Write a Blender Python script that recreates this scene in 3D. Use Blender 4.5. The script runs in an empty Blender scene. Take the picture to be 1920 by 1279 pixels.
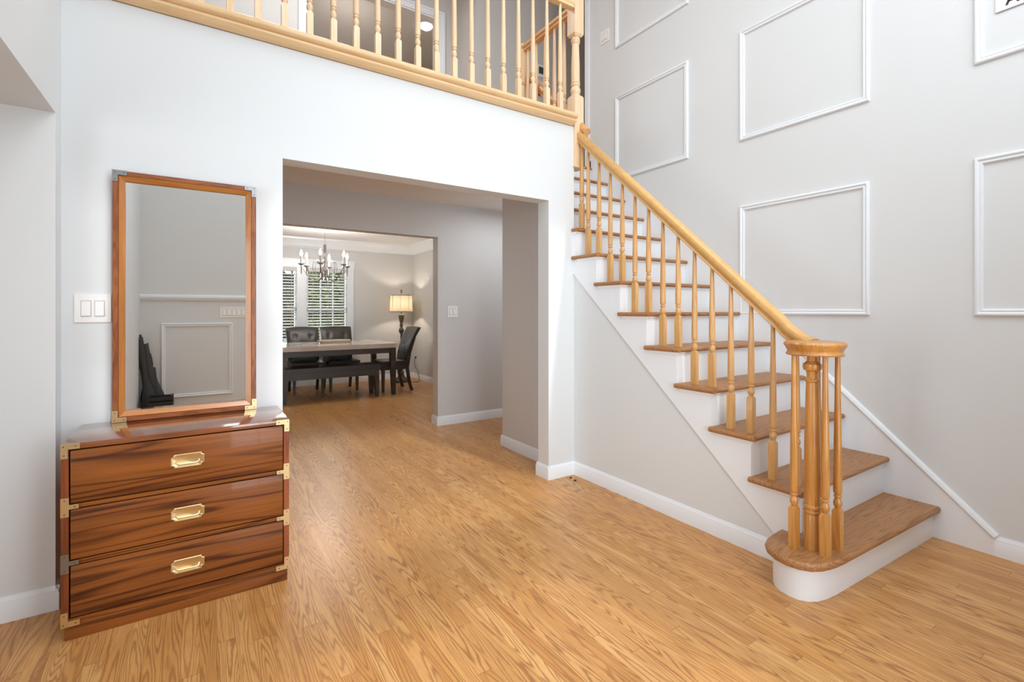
import bpy, bmesh, math, random
from mathutils import Vector, Matrix
random.seed(7)
PI = math.pi
C = bpy.context.scene.collection
SC = bpy.context.scene

# ------------------------------------------------------------------ camera
CAMH, FPX, YAW = 1.25, 898.4, 0.5776
cam = bpy.data.objects.new('camera', bpy.data.cameras.new('camera')); C.objects.link(cam)
cam.location = (0, 0, CAMH); cam.rotation_euler = (PI/2, 0, -YAW)
cam.data.sensor_width = 36; cam.data.lens = FPX/1920*36; cam.data.shift_y = -56/1920; cam.data.clip_start = .02
SC.camera = cam
# ------------------------------------------------------------------ world, view, big lights
SC.view_settings.view_transform = 'Standard'; SC.view_settings.look = 'None'
SC.view_settings.gamma = 1; SC.view_settings.exposure = 0.05
try: SC.view_settings.use_curve_mapping = False
except Exception: pass
w = bpy.data.worlds.new('sky'); SC.world = w; w.use_nodes = True
bg = w.node_tree.nodes['Background']; bg.inputs[0].default_value = (.86, .93, 1, 1); bg.inputs[1].default_value = .7
SC.cycles.max_bounces = 9; SC.cycles.diffuse_bounces = 6; SC.cycles.glossy_bounces = 4
SC.cycles.sample_clamp_indirect = 6; SC.cycles.caustics_reflective = False; SC.cycles.caustics_refractive = False
SC.cycles.use_denoising = True
def area(name, loc, rot, sx, sy, power, col=(1, 1, 1)):
    l = bpy.data.lights.new(name, 'AREA'); l.shape = 'RECTANGLE'; l.size = sx; l.size_y = sy; l.energy = power; l.color = col
    o = bpy.data.objects.new(name, l); C.objects.link(o); o.location = loc; o.rotation_euler = rot
    return o
def pointl(name, loc, power, col=(1, .9, .78), r=.05, parent=None):
    l = bpy.data.lights.new(name, 'POINT'); l.energy = power; l.color = col; l.shadow_soft_size = r
    o = bpy.data.objects.new(name, l); C.objects.link(o); o.location = loc; o.parent = parent
    return o
# daylight through the tall window over the front door, behind the camera
area('foyer_window_daylight', (1.75, -.66, 3.75), (math.radians(78), 0, math.radians(-20)), 2.7, 2.2, 66, (.93, .96, 1))
area('front_door_daylight', (1.35, -.66, 1.2), (PI/2, 0, 0), 1.3, 1.9, 20, (.88, .95, 1)).data.spread = math.radians(100)
# added fill under the foyer and hall ceilings, then daylight from side rooms
area('foyer_fill', (1.3, 1.1, 5.1), (0, 0, 0), 1.6, 1.6, 34, (.92, .965, 1))  # added soft fill that flattens the foyer light, no fixture there
area('upper_hall_fill', (.9, 4.3, 5.12), (0, 0, 0), 1.2, .8, 34, (.95, .98, 1))  # added fill to brighten the upstairs walls, not a real fitting
area('lower_hall_fill', (2.9, 4.1, 2.38), (0, 0, 0), .6, .6, 8, (.93, .96, 1))  # added fill to lift the ambient of the lower hall
area('dining_window_daylight', (1.4, 8.75, 1.35), (-PI/2, 0, 0), 1.5, 1.3, 18, (.92, 1, .95))
ll = area('living_room_daylight', (-2.4, .75, 1.25), (0, -PI/2, math.radians(6)), 1.9, 1.6, 27, (.9, .96, 1)); ll.data.spread = math.radians(105)

# ------------------------------------------------------------------ node helpers
def newmat(name):
    m = bpy.data.materials.new(name); m.use_nodes = True
    nt = m.node_tree; return m, nt, nt.nodes['Principled BSDF']
def N(nt, t, **kw):
    n = nt.nodes.new(t)
    for k, v in kw.items(): setattr(n, k, v)
    return n
def math_(nt, op, a, b=None, c=None):
    n = N(nt, 'ShaderNodeMath', operation=op)
    for i, v in enumerate((a, b, c)):
        if v is None: continue
        if isinstance(v, (int, float)): n.inputs[i].default_value = v
        else: nt.links.new(v, n.inputs[i])
    return n.outputs[0]
def ramp(nt, fac, stops):
    n = N(nt, 'ShaderNodeValToRGB'); e = n.color_ramp.elements
    while len(e) < len(stops): e.new(.5)
    for el, (p, c) in zip(e, stops): el.position = p; el.color = (*c, 1)
    nt.links.new(fac, n.inputs[0]); return n.outputs[0]
def mix(nt, fac, a, b, mode='MIX'):
    n = N(nt, 'ShaderNodeMix', data_type='RGBA', blend_type=mode)
    for i, v in ((0, fac), (6, a), (7, b)):
        if isinstance(v, (int, float)): n.inputs[i].default_value = v
        elif isinstance(v, tuple): n.inputs[i].default_value = (*v, 1)
        else: nt.links.new(v, n.inputs[i])
    return n.outputs[2]
def noise(nt, vec, scale, detail=2, rough=.5, dist=0):
    n = N(nt, 'ShaderNodeTexNoise'); n.inputs['Scale'].default_value = scale; n.inputs['Detail'].default_value = detail
    n.inputs['Roughness'].default_value = rough; n.inputs['Distortion'].default_value = dist
    nt.links.new(vec, n.inputs['Vector']); return n.outputs[0]
def mapping(nt, vec, s):
    n = N(nt, 'ShaderNodeMapping'); n.inputs['Scale'].default_value = s; nt.links.new(vec, n.inputs[0]); return n.outputs[0]
def plain(name, col, rough=.5, metal=0, spec=.5, coat=0, bump=0, bscale=200, var=0):
    m, nt, b = newmat(name)
    b.inputs['Base Color'].default_value = (*col, 1); b.inputs['Roughness'].default_value = rough
    b.inputs['Metallic'].default_value = metal; b.inputs['Specular IOR Level'].default_value = spec
    b.inputs['Coat Weight'].default_value = coat; b.inputs['Coat Roughness'].default_value = .08
    tc = N(nt, 'ShaderNodeTexCoord').outputs['Object']
    if var:
        f = noise(nt, tc, bscale*.12, 3)
        nt.links.new(mix(nt, f, tuple(c*(1-var) for c in col), tuple(min(1, c*(1+var)) for c in col)), b.inputs['Base Color'])
    if bump:
        bp = N(nt, 'ShaderNodeBump'); bp.inputs['Strength'].default_value = bump; bp.inputs['Distance'].default_value = .002
        nt.links.new(noise(nt, tc, bscale, 2), bp.inputs['Height']); nt.links.new(bp.outputs[0], b.inputs['Normal'])
    return m
def wood(name, light, dark, along='Z', across=30., lng=2.2, rings=9, streak=.5, rough=.35, coat=0, ringw=.6, tint=0, pw=1.8, blot=1.0, dist=0, zs=None):
    m, nt, b = newmat(name)
    tc = N(nt, 'ShaderNodeTexCoord').outputs['Object']
    oi = N(nt, 'ShaderNodeObjectInfo').outputs['Random']
    s = [across]*3; i = 'XYZ'.index(along); s[i] = lng
    va = N(nt, 'ShaderNodeVectorMath', operation='ADD'); nt.links.new(tc, va.inputs[0])
    cmb = N(nt, 'ShaderNodeCombineXYZ')
    for k in range(3): nt.links.new(math_(nt, 'MULTIPLY', oi, 7.3+k), cmb.inputs[k])
    nt.links.new(cmb.outputs[0], va.inputs[1]); v = va.outputs[0]
    n1 = noise(nt, mapping(nt, v, s), 1, 1.5, .5, dist)
    r = math_(nt, 'SINE', math_(nt, 'MULTIPLY', n1, rings*6.283)); r = math_(nt, 'MULTIPLY_ADD', r, .5, .5)
    r = math_(nt, 'POWER', r, pw)
    s2 = [across*9]*3; s2[i] = lng*3
    n2 = noise(nt, mapping(nt, v, s2), 1, 2, .6)
    s3 = [across*.35]*3; s3[i] = lng*.5
    n3 = noise(nt, mapping(nt, v, s3), 1, 2, .5)
    f = math_(nt, 'ADD', math_(nt, 'MULTIPLY', r, ringw), math_(nt, 'MULTIPLY', n2, streak))
    f = math_(nt, 'ADD', f, math_(nt, 'MULTIPLY_ADD', n3, blot, -.5*blot))
    mid = tuple((a+c)/2 for a, c in zip(light, dark))
    col = ramp(nt, f, [(0, light), (.5, mid), (1, dark)])
    if tint:
        col = mix(nt, math_(nt, 'MULTIPLY', oi, tint), col, tuple(c*.72 for c in mid))
    nt.links.new(col, b.inputs['Base Color'])
    b.inputs['Roughness'].default_value = rough; b.inputs['Coat Weight'].default_value = coat; b.inputs['Coat Roughness'].default_value = .06
    bp = N(nt, 'ShaderNodeBump'); bp.inputs['Strength'].default_value = .12; bp.inputs['Distance'].default_value = .001
    nt.links.new(n2, bp.inputs['Height']); nt.links.new(bp.outputs[0], b.inputs['Normal'])
    return m
def oak_floor():
    m, nt, b = newmat('oak strip floor')
    tc = N(nt, 'ShaderNodeTexCoord').outputs['Object']
    sx = N(nt, 'ShaderNodeSeparateXYZ'); nt.links.new(tc, sx.inputs[0]); X, Y = sx.outputs[0], sx.outputs[1]
    W, L = .0572, 1.15
    xs = math_(nt, 'DIVIDE', X, W); idx = math_(nt, 'FLOOR', xs)
    w1 = N(nt, 'ShaderNodeTexWhiteNoise', noise_dimensions='1D'); nt.links.new(idx, w1.inputs['W'])
    yo = math_(nt, 'DIVIDE', math_(nt, 'ADD', Y, math_(nt, 'MULTIPLY', w1.outputs[0], 9.)), L); idy = math_(nt, 'FLOOR', yo)
    cv = N(nt, 'ShaderNodeCombineXYZ'); nt.links.new(idx, cv.inputs[0]); nt.links.new(idy, cv.inputs[1])
    w2 = N(nt, 'ShaderNodeTexWhiteNoise', noise_dimensions='2D'); nt.links.new(cv.outputs[0], w2.inputs['Vector'])
    rnd = w2.outputs[0]
    sc = N(nt, 'ShaderNodeSeparateColor'); nt.links.new(w2.outputs[1], sc.inputs[0]); rnd2 = sc.outputs[1]; rnd3 = sc.outputs[2]
    gv = N(nt, 'ShaderNodeCombineXYZ')
    nt.links.new(math_(nt, 'MULTIPLY', X, 19.), gv.inputs[0])
    nt.links.new(math_(nt, 'MULTIPLY', Y, 1.15), gv.inputs[1])
    nt.links.new(math_(nt, 'MULTIPLY', rnd, 61.), gv.inputs[2])
    n1 = noise(nt, gv.outputs[0], 1, .6, .4, 0)
    freq = math_(nt, 'MULTIPLY_ADD', rnd2, 70., 70.)
    jit = N(nt, 'ShaderNodeVectorMath', operation='MULTIPLY'); nt.links.new(tc, jit.inputs[0]); jit.inputs[1].default_value = (60, 22, 1)
    nj = noise(nt, jit.outputs[0], 1, 2)
    r = math_(nt, 'SINE', math_(nt, 'ADD', math_(nt, 'MULTIPLY', n1, freq), math_(nt, 'MULTIPLY', nj, 2.6)))
    r = math_(nt, 'POWER', math_(nt, 'MULTIPLY_ADD', r, .5, .5), 2.6)
    st = N(nt, 'ShaderNodeVectorMath', operation='MULTIPLY'); nt.links.new(tc, st.inputs[0]); st.inputs[1].default_value = (420, 9, 1)
    n2 = noise(nt, st.outputs[0], 1, 3, .6)
    base = ramp(nt, rnd, [(0, (.60, .29, .088)), (.3, (.67, .345, .112)), (.55, (.72, .39, .138)), (.8, (.64, .315, .10)), (1, (.77, .445, .17))])
    dark = ramp(nt, rnd3, [(0, (.27, .10, .028)), (1, (.36, .155, .05))])
    amt = math_(nt, 'MULTIPLY', r, math_(nt, 'MULTIPLY_ADD', rnd3, .5, .48))
    col = mix(nt, amt, base, dark)
    col = mix(nt, math_(nt, 'MULTIPLY', math_(nt, 'SUBTRACT', n2, .40), 1.5), col, dark)
    fx = math_(nt, 'FRACT', xs); d = math_(nt, 'MINIMUM', fx, math_(nt, 'SUBTRACT', 1., fx))
    seam = math_(nt, 'LESS_THAN', d, .012)
    fy = math_(nt, 'FRACT', yo); dy = math_(nt, 'MINIMUM', fy, math_(nt, 'SUBTRACT', 1., fy))
    sy = math_(nt, 'LESS_THAN', dy, .0012)
    col = mix(nt, math_(nt, 'MULTIPLY', math_(nt, 'MAXIMUM', seam, sy), .5), col, (.2, .08, .03))
    nt.links.new(col, b.inputs['Base Color'])
    b.inputs['Roughness'].default_value = .34; b.inputs['Specular IOR Level'].default_value = .4
    nt.links.new(math_(nt, 'MULTIPLY_ADD', n2, .14, .25), b.inputs['Roughness'])
    bp = N(nt, 'ShaderNodeBump'); bp.inputs['Strength'].default_value = .08; bp.inputs['Distance'].default_value = .001
    nt.links.new(n2, bp.inputs['Height']); nt.links.new(bp.outputs[0], b.inputs['Normal'])
    return m
M = {}
M['floor'] = oak_floor()
M['wall'] = plain('light grey wall paint', (.71, .738, .752), .6, spec=.3, bump=.05, bscale=400)
M['wallwarm'] = plain('warm grey hall paint', (.64, .64, .64), .6, spec=.3, bump=.05, bscale=400)
M['wallup'] = plain('beige grey upper hall paint', (.62, .61, .59), .6, spec=.3, bump=.05, bscale=400)
M['ceil'] = plain('white ceiling paint', (.84, .835, .82), .8, spec=.2)
M['trim'] = plain('white gloss trim paint', (.83, .87, .91), .32, spec=.5)
M['plastic'] = plain('white switch plastic', (.88, .88, .87), .25)
M['slot'] = plain('switch gap grey', (.3, .3, .3), .5)
M['tread'] = wood('stained oak tread', (.48, .24, .092), (.23, .092, .03), 'X', 22, 1.6, 12, .55, .42, 0, .5, pw=2.5, blot=.5)
M['treadY'] = wood('stained oak tread end', (.48, .24, .092), (.23, .092, .03), 'Y', 22, 2.0, 7, .55, .28, .15, .5)
M['oak'] = wood('honey oak', (.73, .44, .175), (.52, .25, .075), 'Z', 34, 2.4, 5, .6, .3, .2, .35, tint=.35)
M['oakY'] = wood('honey oak rail', (.62, .365, .13), (.48, .25, .075), 'Y', 26, 26, 2, .25, .28, .2, .25, blot=.5)
M['newel'] = wood('orange oak newel', (.68, .33, .085), (.42, .17, .035), 'Z', 34, 2.4, 5, .6, .3, .25, .4, tint=.2)
M['pale'] = wood('pale natural oak', (.86, .67, .45), (.72, .49, .28), 'Z', 34, 2.2, 4, .6, .35, .1, .35, tint=.15)
M['paleX'] = wood('pale natural oak rail', (.84, .62, .36), (.68, .44, .21), 'X', 30, 2.0, 4, .6, .35, .1, .35)
M['paleY'] = wood('pale natural oak side rail', (.74, .43, .18), (.56, .28, .10), 'Y', 30, 2.0, 4, .6, .35, .1, .35)
M['rosewood'] = wood('rosewood veneer', (.31, .10, .021), (.055, .014, .005), 'X', 12, .75, 6, .7, .36, .15, .5, pw=4, blot=.6, dist=.35)
M['rosewood'].node_tree.nodes['Principled BSDF'].inputs['Specular IOR Level'].default_value = .25
M['roseZ'] = wood('rosewood stile', (.30, .075, .022), (.10, .022, .008), 'Z', 26, 2.0, 4, .6, .28, .35, .4)
M['rosetop'] = wood('polished rosewood top', (.30, .10, .035), (.12, .035, .014), 'X', 13, 1.4, 4, .5, .13, .8, .35)
M['mfX'] = wood('mirror frame wood across', (.50, .20, .045), (.30, .10, .022), 'X', 30, 2.5, 3, .6, .25, .4, .3)
M['mfZ'] = wood('mirror frame wood upright', (.50, .20, .045), (.30, .10, .022), 'Z', 30, 2.5, 3, .6, .25, .4, .3)
M['mfout'] = wood('mirror frame reddish edge', (.33, .11, .035), (.16, .045, .016), 'Z', 40, 6, 4, .7, .3, .3, .5)
M['mfoutX'] = wood('mirror frame reddish edge across', (.33, .11, .035), (.16, .045, .016), 'X', 40, 6, 4, .7, .3, .3, .5)
M['gap'] = plain('dark drawer gap', (.012, .006, .004), .8)
M['brass'] = plain('polished brass', (.80, .62, .35), .38, 1, var=.08, bscale=60)
M['nickel'] = plain('worn grey metal bracket', (.34, .35, .36), .35, 1)
M['screw'] = plain('dark screw', (.12, .09, .05), .5, .6)
M['mirror'] = plain('mirror glass', (.90, .91, .90), .004, 1)
M['leather'] = plain('dark brown leather', (.03, .023, .02), .42, spec=.6, bump=.15, bscale=90)
M['ebony'] = wood('espresso stained wood', (.065, .050, .042), (.03, .021, .017), 'X', 24, 2, 3, .5, .4, .1, .3)
M['marble'] = plain('beige marble top', (.66, .60, .54), .12, spec=.6, var=.22, bscale=40)
M['stone'] = plain('carved beige wood tray', (.56, .46, .36), .6, var=.2, bscale=60)
M['steel'] = plain('brushed pewter metal', (.33, .30, .29), .3, 1)
M['bronze'] = plain('aged bronze resin', (.10, .08, .06), .45, .3, var=.5, bscale=300)
M['candle'] = plain('white candle sleeve', (.85, .83, .8), .5)
M['cord'] = plain('dark lamp cord', (.03, .028, .025), .6)
M['blind'] = plain('white slat blind', (.62, .60, .60), .5)
M['black'] = plain('black ripstop fabric', (.04, .04, .042), .55, bump=.4, bscale=40)
M['blackwood'] = plain('black painted slats', (.016, .016, .018), .5)
M['darkwood'] = wood('dark walnut', (.12, .06, .035), (.05, .022, .012), 'X', 24, 2, 4, .5, .35, .3, .4)
M['greypanel'] = plain('grey lilac cabinet panel', (.22, .20, .22), .6)
M['bark'] = plain('tree bark', (.10, .075, .055), .9, bump=.5, bscale=30)
M['lawn'] = plain('lawn', (.16, .26, .07), .9, var=.3, bscale=20)
M['screen'] = plain('dark green display', (.06, .085, .07), .2)
M['ink'] = plain('black printing ink', (.03, .03, .03), .6)
def leafmat(name, c1, c2):
    m, nt, b = newmat(name); oi = N(nt, 'ShaderNodeNewGeometry').outputs['Random Per Island']
    nt.links.new(mix(nt, oi, c1, c2), b.inputs['Base Color']); b.inputs['Roughness'].default_value = .5
    b.inputs['Transmission Weight'].default_value = 0
    return m
M['leaf1'] = leafmat('bright green leaves', (.20, .36, .07), (.46, .58, .22))
M['leaf2'] = leafmat('dull green leaves', (.07, .12, .04), (.26, .30, .16))
def emis(name, col, s):
    m, nt, b = newmat(name); b.inputs['Base Color'].default_value = (*col, 1)
    b.inputs['Emission Color'].default_value = (*col, 1); b.inputs['Emission Strength'].default_value = s
    return m
M['bulb'] = emis('glowing flame bulb', (1, .93, .82), 9)
M['dome'] = emis('glowing ceiling dome', (1, .97, .92), 5)
def shade():
    m, nt, b = newmat('cream linen lamp shade'); b.inputs['Base Color'].default_value = (.56, .48, .36, 1); b.inputs['Roughness'].default_value = .9
    tr = N(nt, 'ShaderNodeBsdfTranslucent'); tr.inputs[0].default_value = (.50, .42, .30, 1)
    mx = N(nt, 'ShaderNodeMixShader'); mx.inputs[0].default_value = .28
    nt.links.new(b.outputs[0], mx.inputs[1]); nt.links.new(tr.outputs[0], mx.inputs[2])
    nt.links.new(mx.outputs[0], nt.nodes['Material Output'].inputs[0]); return m
M['shade'] = shade()
def glass():
    m, nt, b = newmat('window glass'); g = N(nt, 'ShaderNodeBsdfGlossy'); g.inputs['Roughness'].default_value = .02
    t = N(nt, 'ShaderNodeBsdfTransparent'); mx = N(nt, 'ShaderNodeMixShader'); mx.inputs[0].default_value = .06
    nt.links.new(t.outputs[0], mx.inputs[1]); nt.links.new(g.outputs[0], mx.inputs[2])
    nt.links.new(mx.outputs[0], nt.nodes['Material Output'].inputs[0]); return m
M['glass'] = glass()

# ------------------------------------------------------------------ mesh builder
class MB:
    def __init__(s): s.bm = bmesh.new(); s.sm = set()
    def box(s, x0, x1, y0, y1, z0, z1, mat=None):
        vs = [Vector((x, y, z)) for x in (x0, x1) for y in (y0, y1) for z in (z0, z1)]
        if mat is not None: vs = [mat @ v for v in vs]
        v = [s.bm.verts.new(p) for p in vs]
        for f in ((0, 1, 3, 2), (4, 6, 7, 5), (0, 4, 5, 1), (2, 3, 7, 6), (0, 2, 6, 4), (1, 5, 7, 3)):
            s.bm.faces.new([v[i] for i in f])
        return s
    def loft(s, rings, closed=True, cap=True, smooth=True):
        R = [[s.bm.verts.new(Vector(p)) for p in r] for r in rings]; n = len(R[0])
        for a, b in zip(R, R[1:]):
            for i in range(n if closed else n-1):
                f = s.bm.faces.new((a[i], a[(i+1) % n], b[(i+1) % n], b[i])); f.smooth = smooth
        if cap and closed:
            s.bm.faces.new(list(reversed(R[0]))); s.bm.faces.new(R[-1])
        return s
    def lathe(s, prof, cx=0, cy=0, n=20, cap=True):
        return s.loft([[(cx+r*math.cos(2*PI*i/n), cy+r*math.sin(2*PI*i/n), z) for i in range(n)] for z, r in prof], cap=cap)
    def sqloft(s, prof, cx=0, cy=0):
        return s.loft([[(cx+r*a, cy+r*b, z) for a, b in ((-1, -1), (1, -1), (1, 1), (-1, 1))] for z, r in prof], smooth=False)
    def prism(s, poly, axis, a, b, smooth=False):
        def P(u, v, t):
            return (t, u, v) if axis == 'X' else (u, t, v) if axis == 'Y' else (u, v, t)
        return s.loft([[P(u, v, a) for u, v in poly], [P(u, v, b) for u, v in poly]], smooth=smooth)
    def tube(s, pts, r, n=10, sect=None, up=(0, 0, 1), cap=True):
        pts = [Vector(p) for p in pts]; rings = []
        for i, p in enumerate(pts):
            t = (pts[min(i+1, len(pts)-1)]-pts[max(i-1, 0)]).normalized()
            u = Vector(up); sd = t.cross(u)
            if sd.length < 1e-3: sd = t.cross(Vector((1, 0, 0)))
            sd.normalize(); up2 = sd.cross(t).normalized()
            rr = r[i] if isinstance(r, (list, tuple)) else r
            if sect: rings.append([p+sd*a+up2*b for a, b in sect])
            else: rings.append([p+sd*rr*math.cos(2*PI*k/n)+up2*rr*math.sin(2*PI*k/n) for k in range(n)])
        return s.loft(rings, cap=cap)
    def sphere(s, c, r, n=12, sz=1):
        c = Vector(c)
        s.loft([[(c.x+r*math.sin(PI*j/n)*math.cos(2*PI*i/n), c.y+r*math.sin(PI*j/n)*math.sin(2*PI*i/n), c.z-r*sz*math.cos(PI*j/n)) for i in range(n)] for j in range(1, n)])
        return s
    def build(s, name, mat, parent=None, loc=None, bevel=0, auto=35, seg=2):
        me = bpy.data.meshes.new(name)
        if bevel:
            es = [e for e in s.bm.edges if len(e.link_faces) == 2 and e.calc_face_angle(0) > math.radians(40)]
            try: bmesh.ops.bevel(s.bm, geom=es, offset=bevel, segments=seg, profile=.5, affect='EDGES', clamp_overlap=True)
            except Exception: pass
        bmesh.ops.recalc_face_normals(s.bm, faces=s.bm.faces)
        s.bm.to_mesh(me); s.bm.free()
        me.shade_smooth(); me.set_sharp_from_angle(angle=math.radians(32))
        me.materials.append(M[mat] if isinstance(mat, str) else mat)
        o = bpy.data.objects.new(name, me); C.objects.link(o)
        if parent: o.parent = parent
        if loc: o.location = loc
        return o
def thing(name, label, cat, loc=(0, 0, 0), rz=0, group=None):
    o = bpy.data.objects.new(name, None); C.objects.link(o); o.location = loc; o.rotation_euler = (0, 0, rz)
    o.empty_display_size = .1
    return tag(o, label, cat, group)
def tag(o, label, cat, group=None):
    o['label'] = label; o['category'] = cat
    if group: o['group'] = group
    return o
def struct(name, mb, mat, **k):
    o = mb.build(name, mat, **k); o['kind'] = 'structure'; return o
def dup(root, loc=None, rz=None, label=None):
    r = root.copy(); C.objects.link(r)
    if loc is not None: r.location = loc
    if rz is not None: r.rotation_euler = (0, 0, rz)
    if label: r['label'] = label
    for ch in list(root.children):
        c = ch.copy(); C.objects.link(c); c.parent = r
        for g in ch.children:
            d = g.copy(); C.objects.link(d); d.parent = c
    return r

# ------------------------------------------------------------------ measures
F2, RUN, RISE, YN1, Z1 = 2.738, .2321, .2135, .916, .176
XS, XR, YB, XL = 2.411, 3.415, 2.827, -.507
CEIL2 = 5.195; YH = 4.817; YD = 8.60; XD = 3.37; YFAR = 5.45; HC = 2.43
def zt(k): return Z1+RISE*(k-1)
def yn(k): return YN1+RUN*(k-1)

# ------------------------------------------------------------------ shell
struct('floor', MB().box(-3, 5, -.7, YD+.1, -.1, 0), 'floor')
# back wall below the balcony with the wide opening, pier on its right
b = MB(); b.box(XL-.3, .373, YB, YB+.13, 0, F2-.07); b.box(.373, 2.166, YB, YB+.13, 2.071, F2-.07); b.box(2.166, XS, YB, YB+.13, 0, F2-.07)
struct('wall_back', b, 'wall')
struct('wall_under_stairs', MB().prism([(1.19, 0), (YB, 0), (YB, 1.585), (1.19, .085)], 'X', XS, XS+.08), 'wall')
struct('wall_stairwell_left', MB().box(2.36, XS, YB+.13, 3.784, 0, F2-.03).box(XS-.0, 3.2, 3.72, 3.784, 0, HC), 'wallwarm')
struct('wall_right', MB().box(XR, XR+.12, -.7, 3.80, 0, CEIL2), 'wall')
struct('wall_left', MB().box(XL-.16, XL, 2.731, YB+.001, 0, CEIL2).box(XL-.16, XL, .8, 2.731, 2.083, CEIL2).box(XL-.16, XL, -.55, .8, 0, CEIL2), 'wall')
struct('wall_left_room', MB().box(-3, XL-.16, 2.731, 2.85, 0, 2.6).box(-3, -2.9, -.7, 2.731, 0, 2.6), 'wall')
struct('ceiling_left_room', MB().box(-3, XL-.16, -.7, 2.731, 2.084, 2.2), 'ceil')
# rear wall behind the camera with window and sidelight openings
b = MB(); b.box(-3, .7, -.68, -.55, 0, 2.6); b.box(2.0, XR, -.68, -.55, 0, 2.6); b.box(.7, 2.0, -.68, -.55, 2.2, 2.6); b.box(.7, 2.0, -.68, -.55, 0, .2)
b.box(-3, .25, -.68, -.55, 2.6, CEIL2); b.box(3.25, XR, -.68, -.55, 2.6, CEIL2); b.box(.25, 3.25, -.68, -.55, 4.9, CEIL2)
struct('wall_rear', b, 'wall')
struct('ceiling', MB().box(-3, 5, -.7, YB+.0, CEIL2, CEIL2+.1).box(-3, 5, YB, 7.4, CEIL2, CEIL2+.1), 'ceil')
# hall under the upper floor
struct('ceiling_hall', MB().box(-3, 2.36, YB+.13, YH, HC, F2-.02).box(2.36, 5, 3.785, YH, HC, F2-.056), 'ceil')
b = MB(); b.box(-3, .40, YH, YH+.13, 0, HC); b.box(.40, 2.175, YH, YH+.13, 2.055, HC); b.box(2.175, 5, YH, YH+.13, 0, HC)
struct('wall_hall', b, 'wallwarm')
struct('wall_hall_end', MB().box(4.9, 5, 3.72, YH, 0, HC).box(-3, -2.9, YB+.13, YH, 0, HC), 'wallwarm')
# dining room
DC = 2.47
struct('wall_dining_right', MB().box(XD, XD+.1, YH+.13, YD, 0, DC), 'wallwarm')
struct('wall_dining_left', MB().box(-1.1, -1., YH+.13, YD, 0, DC), 'wallwarm')
struct('ceiling_dining', MB().box(-1.1, XD+.1, YH+.13, YD+.1, DC, F2-.02), 'ceil')
WX = [(1.50, 2.17), (.68, 1.35)]; WZ0, WZ1 = .62, 1.98
b = MB(); b.box(-1.1, .68, YD, YD+.12, 0, DC); b.box(2.17, XD+.1, YD, YD+.12, 0, DC); b.box(.68, 2.17, YD, YD+.12, WZ1, DC); b.box(.68, 2.17, YD, YD+.12, 0, WZ0); b.box(1.35, 1.50, YD, YD+.12, WZ0, WZ1)
struct('wall_dining_far', b, 'wallwarm')
# upper floor
struct('floor_upper', MB().box(-3, 2.41, YB+.0, YFAR, F2-.055, F2).box(2.41, 5, 3.761, YFAR, F2-.055, F2).box(.6, 3.2, YFAR, 7.4, F2-.055, F2), 'floor')
DX0, DX1, DZ = .955, 2.46, 4.86
b = MB(); b.box(-3, DX0, YFAR, YFAR+.12, F2, CEIL2); b.box(DX0, DX1, YFAR, YFAR+.12, DZ, CEIL2); b.box(DX1, 5, YFAR, YFAR+.12, F2, CEIL2)
b.box(2.6805, 2.80, 5.0, YFAR, F2, CEIL2).box(2.68, 5, 4.88, 5.0, F2, CEIL2)
struct('wall_upper_hall', b, 'wallup')
struct('wall_upper_room', MB().box(.6, .7, YFAR+.12, 7.3, F2, CEIL2).box(.6, 3.3, 7.3, 7.4, F2, CEIL2).box(3.2, 3.3, YFAR+.12, 7.3, F2, CEIL2), 'wallup')
struct('wall_upper_side', MB().box(4.9, 5, 3.7, YFAR, F2, CEIL2).box(XR+.12, 5, 3.68, 3.80, F2, CEIL2).box(-3, -2.9, YB, YFAR, F2, CEIL2).box(-3, XL, YB-.02, YB+.06, F2, CEIL2), 'wallup')

# ------------------------------------------------------------------ trim
tcount = [0]
def trim(mb, mat='trim', **k):
    tcount[0] += 1
    return struct('trim_%d' % tcount[0], mb, mat, **k)
PROF = [(0, 0), (.014, 0), (.014, .072), (.011, .079), (.011, .084), (.006, .092), (.004, .1), (0, .1)]
def base_x(name, x0, x1, y, sgn, z=0):   # along X on the plane y, projecting sgn
    return struct(name, MB().prism([(y+sgn*p, z+q) for p, q in PROF], 'X', x0, x1), 'trim')
def base_y(name, y0, y1, x, sgn, z=0):
    return struct(name, MB().prism([(x+sgn*p, z+q) for p, q in PROF], 'Y', y0, y1), 'trim')
base_x('baseboard_back', XL, .373, YB, -1)
base_x('baseboard_pier', 2.1526, XS, YB, -1)
base_y('baseboard_pier_jamb', YB-.0135, YB+.144, 2.166, -1)
base_y('baseboard_under_stairs', 1.2, YB, XS, -1)
base_y('baseboard_right', -.55, .705, XR, -1)
base_x('baseboard_left', -2.9, XL+.0134, 2.731, -1)
base_y('baseboard_left_return', 2.7175, YB, XL, 1)
base_y('baseboard_stairwell', YB+.13, 3.798, 2.36, -1)
base_x('baseboard_stairwell_end', 2.3466, 3.2, 3.784, 1)
base_x('baseboard_hall', 2.1616, 4.9, YH, -1)
base_y('baseboard_hall_jamb', YH-.0135, YH+.144, 2.175, -1)
base_x('baseboard_dining_far', -1, XD, YD, -1)
base_y('baseboard_dining_right', YH+.13, YD, XD, -1)
base_y('baseboard_landing', 3.72, 3.80, XR, -1, F2)
base_x('baseboard_rear', XL, .7, -.55, 1)
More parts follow.
